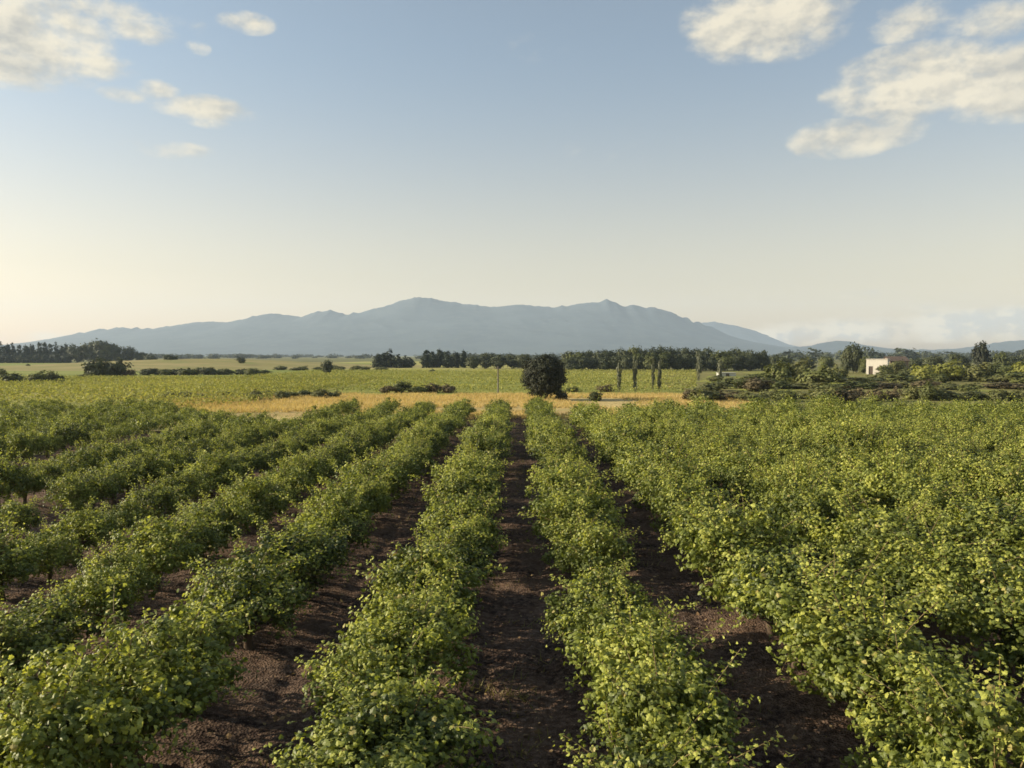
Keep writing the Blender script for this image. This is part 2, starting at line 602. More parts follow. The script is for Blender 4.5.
land('pale_field', 'pale dry meadow under the far left tree line',
     np_mesh('pale_field', *ragged(-330, -62, 172, 490, .015, seed=44, amp=10, fl=60), M['pale_ground'], True))
land('far_field', 'far light green field beyond the small lone tree',
     np_mesh('far_field', *ragged(-120, 30, 250, 620, .01, seed=54, amp=14, fl=60), M['lime_ground'], True))
hx = at(205, 350)[0]


def rise_z(X, Y):
    r = ((X - hx) / 78) ** 2 + ((Y - 345) / 75) ** 2
    return 3.6 * np.exp(-r * 1.6) - .25 + .25 * (fbm(X / 14, Y / 14, 6) - .5)


land('low_rise', 'low pale grassy rise on the left below the mountain foot',
     grid_mesh('low_rise', np.linspace(hx - 170, hx + 170, 90), np.linspace(215, 480, 60), rise_z, M['tan_ground']))

# mountains
MAIN = [(-60, 352), (0, 348), (40, 341), (75, 334), (100, 329), (125, 327), (148, 329), (172, 325), (200, 322), (232, 321), (252, 317), (270, 314),
        (300, 316.5), (318, 311), (330, 310), (346, 314.5), (365, 312), (385, 307), (402, 301), (418, 298), (436, 299.5), (455, 302.5),
        (475, 304), (490, 306), (510, 305.5), (527, 304.5), (545, 307), (562, 306.5), (577, 305), (592, 303), (606, 300), (616, 302), (624, 305.5),
        (633, 304.5), (641, 307.5), (649, 307), (665, 311), (680, 316), (694, 320.5), (708, 326), (724, 333), (740, 340), (760, 347), (785, 352), (820, 356)]
EAST = [(600, 352), (650, 332), (685, 325), (712, 321.5), (735, 325.5), (760, 332.5), (785, 343), (802, 348), (840, 352), (900, 354)]
FOOT = [(640, 353), (720, 350), (775, 348.5), (800, 347), (822, 343.5), (836, 341), (850, 341.5), (868, 346), (895, 349), (930, 349.5), (965, 348),
        (990, 344), (1010, 341), (1030, 340), (1070, 344), (1120, 350)]


def range_mesh(name, prof, dist, front, back, mat, seed, nx=420, ny=90, spur=.09):
    P = np.array([at(px, dist, py) for px, py in prof])
    xs = np.linspace(P[0, 0], P[-1, 0], nx)
    ys = np.concatenate([np.linspace(dist - front, dist, ny), np.linspace(dist, dist + back, 30)[1:]])

    def zf(X, Y):
        sharp = np.interp(X, P[:, 0], P[:, 1])
        soft = sum(np.interp(X + k * front * .08, P[:, 0], P[:, 1]) for k in range(-4, 5)) / 9
        jag = (fbm(X / 75, X * 0 + .3, seed, 5, True) - .62) * front * .022
        t = np.where(Y < dist, (dist - Y) / front, (Y - dist) / back)
        base = np.clip(1 - t, 0, 1) ** 1.25
        top = sharp + (soft - sharp) * np.clip(t * 3.5, 0, 1)
        rg = fbm(X / (front * .28) + (Y - dist) / (front * 1.3), Y / (front * .4), seed + 4, 5, True)
        h = top * base * (1 - spur * (1 - rg) * 2 * np.clip(t * 3, 0, 1))
        edge = np.clip((X - P[0, 0]) / 60, 0, 1) * np.clip((P[-1, 0] - X) / 60, 0, 1)
        h = h + jag * np.exp(-t * 14)
        return np.maximum(h, 0) * edge - 1.0
    return grid_mesh(name, xs, ys, zf, mat)


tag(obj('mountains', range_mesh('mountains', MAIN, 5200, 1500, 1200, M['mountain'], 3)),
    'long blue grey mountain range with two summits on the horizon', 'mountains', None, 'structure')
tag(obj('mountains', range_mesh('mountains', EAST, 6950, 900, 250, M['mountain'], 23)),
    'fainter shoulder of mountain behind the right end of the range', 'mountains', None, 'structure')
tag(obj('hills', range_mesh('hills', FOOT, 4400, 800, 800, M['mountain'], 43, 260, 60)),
    'low wooded hills on the horizon right of the mountains', 'hills', None, 'structure')


# ------------------------------------------------------------------ grapevines
def vine_shoots(rs, n_shoots, step):
    """Arching shoots of one bush-trained vine: list of point arrays."""
    res = []
    for i in range(n_shoots):
        phi = 2 * math.pi * (i + rs.uniform(-.4, .4)) / n_shoots * 1.0
        if rs.uniform() < .72:
            elev, L = R(rs.uniform(62, 92)), rs.uniform(.85, 1.30)
            droop = R(rs.uniform(10, 75)) / L
        else:
            elev, L = R(rs.uniform(30, 65)), rs.uniform(.75, 1.15)
            droop = R(rs.uniform(45, 120)) / L
        p = np.array([math.cos(phi) * .06, math.sin(phi) * .06, rs.uniform(.38, .55)])
        pts = [p.copy()]
        wob = rs.uniform(-.9, .9)
        for k in range(int(L / step)):
            d = np.array([math.cos(phi) * math.cos(elev), math.sin(phi) * math.cos(elev), math.sin(elev)])
            p = p + d * step
            if p[2] < .10:
                break
            pts.append(p.copy())
            elev -= droop * step
            phi += wob * step
        res.append(np.array(pts))
    return res


def vine_leaves(rs, shoots, n_clump, per_clump, per_shoot, size, lobed):
    """A lumpy mound of overlapping leaf clumps with leafy shoots breaking out of it; young leaves and painted sunlit tops use the second material."""
    lobes = [(0, 0, .70, .60, .60, .46)]
    for k in range(7):
        a = 2 * math.pi * (k + rs.uniform(-.35, .35)) / 7
        r = rs.uniform(.28, .50)
        lobes.append((r * math.cos(a), r * math.sin(a), rs.uniform(.50, .98), rs.uniform(.24, .36), rs.uniform(.24, .36), rs.uniform(.22, .34)))
    for k in range(2):
        lobes.append((rs.uniform(-.25, .25), rs.uniform(-.25, .25), rs.uniform(1.0, 1.14), .24, .24, .26))
    lobes = np.array(lobes)
    wts = (lobes[:, 3] * lobes[:, 4]) ** 1.0
    li = rs.choice(len(lobes), n_clump, p=wts / wts.sum())
    d = unit(rs.normal(0, 1, (n_clump, 3)) + np.array([0, 0, .15]))
    cc = lobes[li, :3] + d * lobes[li, 3:6] * rs.uniform(.55, 1.16, (n_clump, 1))
    cc[:, 2] = np.maximum(cc[:, 2], rs.uniform(.14, .34, n_clump))
    sig = rs.uniform(.045, .09, n_clump)
    ci = np.repeat(np.arange(n_clump), per_clump)
    m_ = len(ci)
    off = rs.normal(0, 1, (m_, 3)) * sig[ci][:, None]
    pos = cc[ci] + off
    outd = unit(pos * np.array([1, 1, .9]) - np.array([0, 0, .55]))
    nrm = outd * .35 + unit(off) * .80 + np.array([0, 0, .25]) + rs.normal(0, .55, (m_, 3))
    tip = outd * .3 + np.array([0, 0, -.30]) + rs.normal(0, .8, (m_, 3))
    sz = size * rs.uniform(.6, 1.3, m_)
    pale = rs.uniform(0, 1, n_clump)
    young = (pale[ci] > .68) & (rs.uniform(0, 1, m_) > .35) & (pos[:, 2] > .7)  # upper clumps take the paler leaf too: sunlit tops put into the colour
    P, N, T, S, Yg = [pos], [nrm], [tip], [sz], [young]
    for pts in shoots:
        n = len(pts)
        for i in range(max(1, n // 3), n):
            y_ = i / n
            k = per_shoot
            q = pts[i] + rs.normal(0, 1, (k, 3)) * (.065 - .03 * y_)
            o_ = unit(q * np.array([1, 1, .9]) - np.array([0, 0, .5]))
            P.append(q)
            N.append(o_ * .6 + np.array([0, 0, .4]) + rs.normal(0, .6, (k, 3)))
            T.append(o_ * .5 + np.array([0, 0, -.35]) + rs.normal(0, .8, (k, 3)))
            S.append(size * rs.uniform(.7, 1.2, k) * (1 - .40 * y_ ** 2))
            Yg.append(y_ > rs.uniform(.5, 1.0, k))
    P = np.concatenate(P)
    v, f = leaf_batch(P, np.concatenate(N), np.concatenate(T), np.concatenate(S), lobed)
    mi = np.repeat(np.concatenate(Yg).astype(np.int32), len(f) // len(P))
    return v, f, mi


VINE_PARTS = []
for q in range(12):
    rs = np.random.default_rng(100 + q)
    sh = vine_shoots(rs, int(rs.integers(12, 18)), .07)
    v, f, mi = vine_leaves(rs, sh, 92, 46, 7, .049, True)
    fol = np_mesh('foliage', v, f, [M['vine_leaf'], M['young_sunlit_leaf']], False, mi)
    tb = Tubes()
    for pts in sh:
        if len(pts) > 2:
            tb.add(pts, np.linspace(.009, .003, len(pts)), 4)
    shm = tb.mesh('shoots', M['shoot_bark'])
    tk = Tubes()
    lean = rs.normal(0, .05, 2)
    tk.add([(0, 0, -.12), (lean[0] * .5, lean[1] * .5, .12), (lean[0], lean[1], .30), (0, 0, .46)], [.075, .055, .05, .06], 8)
    for a in range(4):
        an = a * 1.57 + rs.uniform(-.4, .4)
        c, s = math.cos(an), math.sin(an)
        tk.add([(0, 0, .40), (c * .10, s * .10, .50), (c * .19, s * .19, .56)], [.045, .034, .018], 6)
    VINE_PARTS.append((tk.mesh('trunk', M['vine_bark']), shm, fol))

SPACING, ROW = 1.3, 3.0


def row_end(x):
    if x < -15.5:
        return float(np.interp(x, [-32, -26, -22, -16], [67, 63, 55, 52]))
    return (59.0 if x > 3 else 65.0) + 1.2 * math.sin(x * .6)


def in_frame(x, y, r=.55):
    p = CAM_M.transposed() @ Vector((x, y, .9 - CAM_H))
    if p.z > -1:
        return False
    px, py = 512 + F_PX * p.x / -p.z, 384 - F_PX * p.y / -p.z
    m_ = r * F_PX / -p.z
    return -m_ < px < 1024 + m_ and py < 768 + m_


sites, margin = [], []
for k in range(-17, 17):
    x0 = 1.45 + ROW * k
    y = 3.2 + random.uniform(0, 1.0)
    while y < row_end(x0):
        x = x0 + random.gauss(0, .13)
        yy = y + random.gauss(0, .12)
        s = random.choice((random.uniform(.78, .98), random.uniform(.95, 1.10), random.uniform(1.0, 1.18)))
        gap = .02
        if -16 < x0 < -8 and 18 < y < 60:
            gap, s = .04, s * random.uniform(.92, 1.04)
        if -20.5 < x0 < -18.5 and 24 < y < 47:
            gap = .85
        s *= 1.41 if x0 > 2 else (1.25 if x0 > -3 else (1.22 if x0 > -6 else 1.10))
        if random.random() > gap:
            (sites if in_frame(x, yy) else margin).append((k, x, yy, s))
        y += SPACING
sites.sort(key=lambda q: math.hypot(q[1], q[2]))
near_sites, far_sites = sites[:300], sites[300:]
margin = [q for q in margin if math.hypot(q[1], q[2]) < 9 or in_frame(q[1], q[2], 2.6)]
far_sites = far_sites + margin
# place in its row, counted from the near end
count, order = {}, {}
for q in sorted(near_sites, key=lambda q: q[2]):
    count[q[0]] = count.get(q[0], 0) + 1
    order[q] = count[q[0]]
for n, q in enumerate(near_sites):
    k, x, y, s = q
    tr, shm, fol = VINE_PARTS[n % 12 if n % 24 < 12 else (n * 5) % 12]
    root = empty('grapevine', (x, y, float(soil_z(np.array([x]), np.array([y]))[0])))
    root.rotation_euler = (random.gauss(0, .05), random.gauss(0, .05), random.uniform(0, 6.283))
    root.scale = (s * random.uniform(.95, 1.1), s * random.uniform(.95, 1.1), s * random.uniform(.80, 1.02))
    side, r = ('right', k + 1) if k >= 0 else ('left', -k)
    tag(root, f'leafy grapevine, {ordinal(order[q])} visible vine up the {ordinal(r)} row {side} of the central alley', 'grapevine',
        'grapevines planted in rows')
    for nm, me in (('trunk', tr), ('shoots', shm), ('foliage', fol)):
        obj(nm, me, root)

# the hundreds of vines farther off: one mass
V, Fc, MI, base = [], [], [], 0
FARV = []
for q in range(8):
    rs = np.random.default_rng(500 + q)
    FARV.append(vine_leaves(rs, vine_shoots(rs, 11, .10), 76, 22, 4, .070, False))
for q in far_sites:
    k, x, y, s = q
    v, f, mi = FARV[random.randrange(8)]
    MI.append(mi)
    a = random.uniform(0, 6.283)
    c, sn = math.cos(a), math.sin(a)
    sc = s * np.array([random.uniform(.95, 1.15), random.uniform(.95, 1.15), random.uniform(.76, .95)])
    u = v * sc
    V.append(np.stack([u[:, 0] * c - u[:, 1] * sn + x, u[:, 0] * sn + u[:, 1] * c + y, u[:, 2] + .03], -1))
    Fc.append(f + base)
    base += len(v)
tag(obj('far_grapevines', np_mesh('far_grapevines', np.concatenate(V), np.concatenate(Fc), [M['vine_leaf'], M['young_sunlit_leaf']], False, np.concatenate(MI))),
    'dense mass of green vines filling the far half of the vineyard', 'vines', None, 'stuff')


# ------------------------------------------------------------------ ground cover
def scatter_blades(name, label, mat, n, region, height, width, spread=.35, per=5):
    """Tufts of upright blades; region(rs, n) gives x, y, z."""
    rs = np.random.default_rng(len(name) * 13 + n)
    P = region(rs, n)
    P = np.repeat(P, per, 0)
    k = len(P)
    P = P + np.concatenate([rs.normal(0, .10, (k, 2)), np.zeros((k, 1))], 1)
    h = height * rs.uniform(.5, 1.3, (k, 1))
    a = rs.uniform(0, 6.283, k)
    side = np.stack([np.cos(a), np.sin(a), a * 0], -1) * width * .5
    lean = np.concatenate([rs.normal(0, spread, (k, 2)), np.ones((k, 1))], 1)
    tip = P + lean * h
    v = np.stack([P - side, P + side, tip], 1).reshape(-1, 3)
    f = np.arange(k * 3).reshape(-1, 3)
    return tag(obj(name, np_mesh(name, v, f, mat)), label, 'grass' if 'grass' in name else 'ground cover', None, 'stuff')


def box_region(x0, x1, y0, y1, z=.04, seed=0, thr=.0, sc=9.0):
    def fn(rs, n):
        x, y = rs.uniform(x0, x1, n * 2), rs.uniform(y0, y1, n * 2)
        keep = fbm(x / sc, y / sc, seed, 3) > thr
        p = np.stack([x, y, x * 0 + z], -1)[keep]
        return p[:n]
    return fn


scatter_blades('dry_grass', 'golden dry grass standing behind the far ends of the vine rows', M['dry_grass'], 16000,
               box_region(-40, 24, 61, 101, .04, 3, .33), .30, .06)
scatter_blades('dry_grass', 'golden dry grass in the gap where the left vine rows end', M['dry_grass'], 1200,
               box_region(-31, -15.5, 52.5, 65, .05, 3, .42), .26, .05)


def alley_region(rs, n):
    x = 1.45 + ROW * (rs.integers(-7, 7, n) + .5) + rs.normal(0, .42, n)
    y = 4 + 58 * rs.uniform(0, 1, n) ** 1.3
    keep = fbm(x / 1.1, y / 2.2, 8, 3) > .52
    p = np.stack([x, y, soil_z(x, y) - .01], -1)
    return p[keep]


scatter_blades('weeds', 'sparse dry weeds and straw litter on the soil of the alleys', M['weed'], 4200, alley_region, .13, .022, .9, 6)


m_l = leaf_mat('dead_leaf', (.16, .10, .055), (.46, .34, .17), None, .15, .8, .1, .5, .3)
rs = np.random.default_rng(31)
n = 9000
x = 1.45 + ROW * (rs.integers(-7, 7, n) + .5) + rs.normal(0, .55, n)
y = 4 + 46 * rs.uniform(0, 1, n) ** 1.6
k_ = fbm(x / .9, y / 1.6, 41, 3) > .42
x, y = x[k_], y[k_]
P = np.stack([x, y, soil_z(x, y) + .02], -1)
v, f = leaf_batch(P, rs.normal(0, .5, (len(P), 3)) + np.array([0, 0, 1]), rs.normal(0, 1, (len(P), 3)), rs.uniform(.035, .11, len(P)), False)
tag(obj('leaf_litter', np_mesh('leaf_litter', v, f, m_l)), 'dead tan leaves and straw scattered on the soil of the alleys', 'leaf litter', None, 'stuff')
n = 7000
x = 1.45 + ROW * (rs.integers(-7, 7, n) + .5) + rs.normal(0, .6, n)
y = 4 + 40 * rs.uniform(0, 1, n) ** 1.6
P = np.stack([x, y, soil_z(x, y)], -1)
O8 = np.array([(1, 0, 0), (-1, 0, 0), (0, 1, 0), (0, -1, 0), (0, 0, 1), (0, 0, -1)], float)
T8 = np.array([(0, 2, 4), (2, 1, 4), (1, 3, 4), (3, 0, 4), (2, 0, 5), (1, 2, 5), (3, 1, 5), (0, 3, 5)])
sz = (.012 + .05 * rs.uniform(0, 1, n) ** 3)[:, None, None]
v = P[:, None, :] + O8[None] * sz * rs.uniform(.5, 1.3, (n, 6, 1)) * np.array([1, 1, .7]) + rs.normal(0, .2, (n, 6, 3)) * sz
f = (np.arange(n)[:, None, None] * 6 + T8[None]).reshape(-1, 3)
tag(obj('soil_clods', np_mesh('soil_clods', v.reshape(-1, 3), f, M['soil'])), 'crumbled brown earth clods lying in the alleys', 'soil clods', None, 'stuff')


def field_rows(name, label, mat, regions, n, size, seed):
    """Low leafy rows of a far field; each region is (x0, x1, y0, y1, direction, spacing)."""
    rs = np.random.default_rng(seed)
    pos = []
    for x0, x1, y0, y1, ang, gap, share in regions:
        m_ = int(n * share)
        x, y = rs.uniform(x0, x1, m_), rs.uniform(y0, y1, m_)
        ca, sa = math.cos(ang), math.sin(ang)
        u, vv = x * ca + y * sa, -x * sa + y * ca
        vv = np.round(vv / gap) * gap + rs.normal(0, .26, m_)
        x, y = u * ca - vv * sa, u * sa + vv * ca
        z = rs.uniform(.15, .85, m_)
        keep = (fbm(x / 16, y / 5, seed, 3) > .30) & (x < 23 + (y - 104) * .22)
        pos.append(np.stack([x, y, z], -1)[keep])
    pos = np.concatenate(pos)
    k = len(pos)
    nrm = rs.normal(0, .6, (k, 3)) + np.array([0, 0, .8])
    v, f = leaf_batch(pos, nrm, rs.normal(0, 1, (k, 3)), size * rs.uniform(.7, 1.3, k), False)
    return tag(obj(name, np_mesh(name, v, f, mat)), label, 'vines', None, 'stuff')


field_rows('field_vines', 'low yellow green crop rows in the flat fields behind the vineyard', M['field_leaf'],
           [(-130, -27, 76, 165, .12, 2.4, .55), (-60, 70, 104, 236, .05, 2.6, .45)], 170000, .24, 5)


# ------------------------------------------------------------------ trees and bushes
def crown(rs, lobes, n, leaf, clump=.35, hull=.55, rough=.16):
    """Leaf clumps through a volume made of ellipsoid lobes (cx, cy, cz, rx, ry, rz), with uneven outline."""
    lobes = np.array(lobes, float)
    wts = lobes[:, 3] * lobes[:, 4] * lobes[:, 5]
    nc = max(12, n // 26)
    li = rs.choice(len(lobes), nc, p=wts / wts.sum())
    d = unit(rs.normal(0, 1, (nc, 3)))
    rad = hull + (1 - hull) * rs.uniform(0, 1, (nc, 1)) ** .6
    rad = rad * (1 + rough * rs.normal(0, 1, (nc, 1)))
    cc = lobes[li, :3] + d * lobes[li, 3:6] * rad
    ci = rs.integers(0, nc, n)
    size_c = clump * rs.uniform(.5, 1.3, nc)
    off = rs.normal(0, 1, (n, 3)) * size_c[ci][:, None] * np.array([1, 1, .75])
    pos = cc[ci] + off
    ctr = lobes[:, :3].mean(0)
    outd = unit(pos - ctr)
    nrm = outd * .9 + unit(off) * .6 + np.array([0, 0, .35]) + rs.normal(0, .4, (n, 3))
    tip = rs.normal(0, 1, (n, 3)) + np.array([0, 0, -.3])
    return leaf_batch(pos, nrm, tip, leaf * rs.uniform(.6, 1.4, n), False)


def limbs(rs, h, r, n=6, spread=.35, start=.18):
    tb = Tubes()
    top = h * .8
    zs = np.linspace(-.15 * h * .2, top, 6)
    path = np.stack([rs.normal(0, .01 * h, 6), rs.normal(0, .01 * h, 6), zs], -1)
    path[0, :2] = 0
    tb.add(path, np.linspace(r, r * .2, 6), 7)
    for i in range(n):
        a = i * 2.4 + rs.uniform(-.4, .4)
        z0 = h * (start + .4 * i / n)
        L = h * spread * rs.uniform(.7, 1.1)
        p0 = np.array([0, 0, z0])
        p1 = p0 + np.array([math.cos(a) * L * .5, math.sin(a) * L * .5, L * .35])
        p2 = p0 + np.array([math.cos(a) * L, math.sin(a) * L, L * .9])
        tb.add([p0, p1, p2], [r * .5, r * .33, r * .1], 5)
    return tb.mesh('trunk', M['tree_bark'])


# prototypes, all one metre tall and about one metre wide so that a copy's scale gives its size
PROTO = {}


def proto(kind, i):
    key = (kind, i)
    if key in PROTO:
        return PROTO[key]
    rs = np.random.default_rng(abs(hash_name(kind)) + i * 31)
    if kind == 'round':
        lb = [(0, 0, .58, .36, .36, .36)] + [(rs.uniform(-.22, .22), rs.uniform(-.22, .22), rs.uniform(.28, .78), .26, .26, .20) for _ in range(8)]
        cr, tk = crown(rs, lb, 2600, .075, .075, .6), limbs(rs, 1, .035)
    elif kind == 'cypress':
        lb = [(rs.normal(0, .04), rs.normal(0, .04), z, .34 * (1 - z) ** .7 + .06, .34 * (1 - z) ** .7 + .06, .14) for z in np.linspace(.12, .93, 9)]
        cr, tk = crown(rs, lb, 2000, .075, .05, .4), limbs(rs, 1, .03, 3, .12)
    elif kind == 'poplar':
        lb = [(rs.normal(0, .03), rs.normal(0, .03), z, .40 * (1 - .7 * abs(z - .55)), .40 * (1 - .7 * abs(z - .55)), .13) for z in np.linspace(.14, .95, 10)]
        cr, tk = crown(rs, lb, 800, .10, .08, .3), limbs(rs, 1, .05, 4, .15, .12)
    else:                                             # bush: broad dome to the ground
        lb = [(0, 0, .38, .40, .40, .40)] + [(rs.uniform(-.3, .3), rs.uniform(-.3, .3), rs.uniform(.25, .62), .22, .22, .26) for _ in range(6)]
        cr = crown(rs, lb, 1500, .095, .08, .55)
        tb = Tubes()
        for a in range(5):
            c, s = math.cos(a * 1.26), math.sin(a * 1.26)
            tb.add([(0, 0, -.08), (c * .10, s * .10, .25), (c * .26, s * .26, .6)], [.03, .02, .008], 5)
        tk = tb.mesh('stem', M['tree_bark'])
    cv, cf = cr
    cv = cv * np.array([.46 / np.percentile(np.abs(cv[:, 0]), 97), .46 / np.percentile(np.abs(cv[:, 1]), 97), 1.0])
    z0, z1 = np.percentile(cv[:, 2], 1), np.percentile(cv[:, 2], 98.5)
    lo = {'round': .10, 'cypress': .03, 'poplar': .10}.get(kind, .0)
    cv[:, 2] = lo + (cv[:, 2] - z0) / (z1 - z0) * (1 - lo)
    cr = (cv, cf)
    PROTO[key] = (cr, tk, {})
    return PROTO[key]


def hash_name(s):
    return sum(ord(c) * (i + 3) * 97 for i, c in enumerate(s))


def plant(kind, name, px, dist, top_py, width_px, mat, label, cat, group=None, z0=0.0, var=None):
    """One tree or bush whose top shows at row top_py."""
    x = at(px, dist)[0]
    h = at(px, dist, top_py)[1] - z0
    wd = width_px * dist / F_PX
    (v, f), tk, cache = proto(kind, random.randrange(5) if var is None else var)
    if mat not in cache:
        cache[mat] = np_mesh('crown', v, f, M[mat])
    root = empty(name, (x, dist, z0))
    root.scale = (wd / .92, wd / .92, h / 1.0)
    root.rotation_euler.z = random.uniform(0, 6.283)
    tag(root, label, cat, group)
    if kind == 'bush':
        obj('foliage', cache[mat], root)
        obj('stem', tk, root)
    else:
        obj('crown', cache[mat], root)
        obj('trunk', tk, root)
    return root


# the lone round tree in the middle
TX, TY = at(544.5, 88)[0], 88.0
rs = np.random.default_rng(77)
tree = empty('round_tree', (TX, TY, 0))
tree.scale = (1.07, 1.07, 1.0)
tag(tree, 'large dark round tree standing alone at the end of the vine rows', 'tree')
lb = [(0, 0, 2.75, 2.05, 2.05, 2.25), (-.4, 0, 1.8, 1.5, 1.5, 1.35), (.5, .2, 1.8, 1.45, 1.5, 1.3), (.1, -.3, 3.55, 1.7, 1.6, 1.45),
      (-.9, .1, 3.4, 1.35, 1.3, 1.2), (1.15, 0, 3.3, 1.15, 1.2, 1.2), (-1.4, 0, 2.6, 1.0, 1.0, 1.1), (1.5, -.2, 2.5, .95, 1.0, 1.1)]
v, f = crown(rs, lb, 30000, .15, .19, .60, .13)
obj('crown', np_mesh('crown', v, f, M['oak_leaf']), tree)
obj('trunk', limbs(rs, 5.0, .20, 7, .3), tree)

PL = plant
PL('bush', 'bush', 595, 86, 392, 13, 'shrub_leaf', 'small dark bush on the straw just right of the round tree', 'bush')
PL('bush', 'bush', 561, 87, 391, 12, 'oak_leaf', 'little dark bush against the right foot of the round tree', 'bush')
PL('bush', 'bush', 573, 108, 387, 14, 'shrub_leaf', 'small green bush at the field edge behind the round tree', 'bush')
PL('bush', 'bush', 605, 108, 385, 16, 'scrub_leaf', 'low brown bush just left of the slim poplars', 'bush')

# slim poplars
for i, (px, ds, tp, wd, words) in enumerate([
        (619, 106, 363, 4.5, 'slim young poplar, shortest and leftmost of the front four'),
        (635, 106, 359, 4.5, 'slim young poplar standing by itself, second of the front four'),
        (653, 107, 359, 4, 'slim young poplar, left one of the close pair'),
        (659.5, 107, 361, 4, 'slim young poplar, right one of the close pair'),
        (699, 150, 353, 5, 'slender poplar standing farther back right of the close pair'),
        (720, 165, 360, 4.5, 'slender short poplar beside the low white shed')]):
    PL('poplar', 'poplar_tree', px, ds, tp, wd, 'poplar_leaf', words, 'tree', 'slim poplars at the field edge', var=i % 5)

# wooden post in the field
px0 = at(498, 105)[0]
post = empty('utility_pole', (px0, 105, 0))
tag(post, 'thin weathered wooden pole standing in the green field left of the round tree', 'pole')
ph = at(498, 105, 366)[1]
obj('shaft', Tubes().add([(0, 0, -.3), (.01, 0, ph * .5), (0, 0, ph)], [.10, .09, .075], 10).mesh('shaft', M['weathered_wood']), post)
obj('crossarm', Tubes().add([(-.42, -.09, ph - .35), (0, -.09, ph - .34), (.42, -.09, ph - .35)], [.05, .05, .05], 6).mesh('crossarm', M['weathered_wood']), post)

# bushes in the straw, left of the pole
for i, (px, tp, wd, mt, word) in enumerate([(386, 386, 14, 'scrub_leaf', 'small reddish bush at the left end of the clump'),
                                            (402, 382, 18, 'shrub_leaf', 'dark round bush, tallest of the clump'),
                                            (419, 386, 18, 'shrub_leaf', 'green bush just right of the tallest one'),
                                            (434, 384, 18, 'scrub_leaf', 'brown bush second from the right end of the clump'),
                                            (448, 385, 14, 'scrub_leaf', 'brown bush at the right end of the clump')]):
    PL('bush', 'bush', px, 104 + i % 2, tp, wd, mt, word + ' before the green field', 'bush', 'bushes before the green field', var=i)

# long low hedge bushes behind the left vines
for i in range(18):
    px = 114 + i * 12.8 + random.uniform(-3, 3)
    PL('bush', 'bush', px, 88 + random.uniform(-2, 8), 394.5 - i * .22 + random.uniform(-1, 1), random.uniform(12, 19), 'olive_leaf' if i % 3 else 'shrub_leaf',
       f'low green bush along the lime field, {ordinal(i + 1)} from the left of its line', 'bush', 'low bushes along the lime field')

# left middle distance
PL('bush', 'bush', 99, 172, 359.5, 23, 'wood_leaf', 'big dark dome of a bush, left half of the dark pair', 'bush', var=1)
PL('bush', 'bush', 116, 173, 360, 23, 'wood_leaf', 'big dark dome of a bush, right half of the dark pair', 'bush', var=2)
PL('bush', 'bush', 131, 174, 370, 12, 'scrub_leaf', 'small bush beside the dark pair of big bushes', 'bush')
PL('bush', 'bush', 14, 134, 374, 22, 'shrub_leaf', 'wide dark bush at the left edge of the lime field', 'bush')
PL('bush', 'bush', 39, 136, 372, 17, 'shrub_leaf', 'rounded bush between the wide bush and the pale one', 'bush')
PL('bush', 'bush', 54, 138, 372, 12, 'olive_leaf', 'paler upright bush right of the rounded one', 'bush')
PL('bush', 'bush', 61, 139, 376, 8, 'shrub_leaf', 'tiny bush touching the pale upright bush', 'bush')
PL('bush', 'bush', 1, 165, 368, 10, 'shrub_leaf', 'small bush cut by the left picture edge', 'bush')
PL('bush', 'bush', 83, 160, 374, 9, 'olive_leaf', 'small low bush left of the dark pair', 'bush')
PL('bush', 'bush', 29, 300, 364, 4, 'shrub_leaf', 'speck of a bush alone in the pale meadow', 'bush')
for i in range(12):
    px = 146 + i * 10.5 + random.uniform(-2, 2)
    PL('bush', 'bush', px, 196 + random.uniform(-3, 5), 368 + random.uniform(-1, 1.2) + .12 * i, random.uniform(12, 17), 'shrub_leaf' if i % 3 else 'wood_leaf',
       f'dark hedge bush below the pale rise, {ordinal(i + 1)} from the left of the hedge', 'bush', 'hedge below the pale rise')
for i in range(9):
    px = 282 + i * 12 + random.uniform(-3, 3)
    PL('bush', 'bush', px, 258 + random.uniform(-6, 6), 366.5 + random.uniform(-1, 1), random.uniform(9, 14), 'olive_leaf',
       f'faint hedge bush near the small lone tree, {ordinal(i + 1)} from the left of its line', 'bush', 'faint hedge by the lone tree')
PL('round', 'small_tree', 327, 200, 361, 10, 'wood_leaf', 'small lone tree in the green field left of the conifers', 'tree', var=2)
PL('bush', 'bush', 432, 215, 369, 6, 'wood_leaf', 'small dark bush in the field below the conifer row', 'bush')
PL('bush', 'bush', 241, 300, 357, 8, 'wood_leaf', 'small round bush on the crest of the pale rise', 'bush', z0=2.0)
PL('bush', 'bush', 170, 330, 355, 13, 'wood_leaf', 'dark shrub on the rise beside the far left tree line', 'bush', z0=2.0)

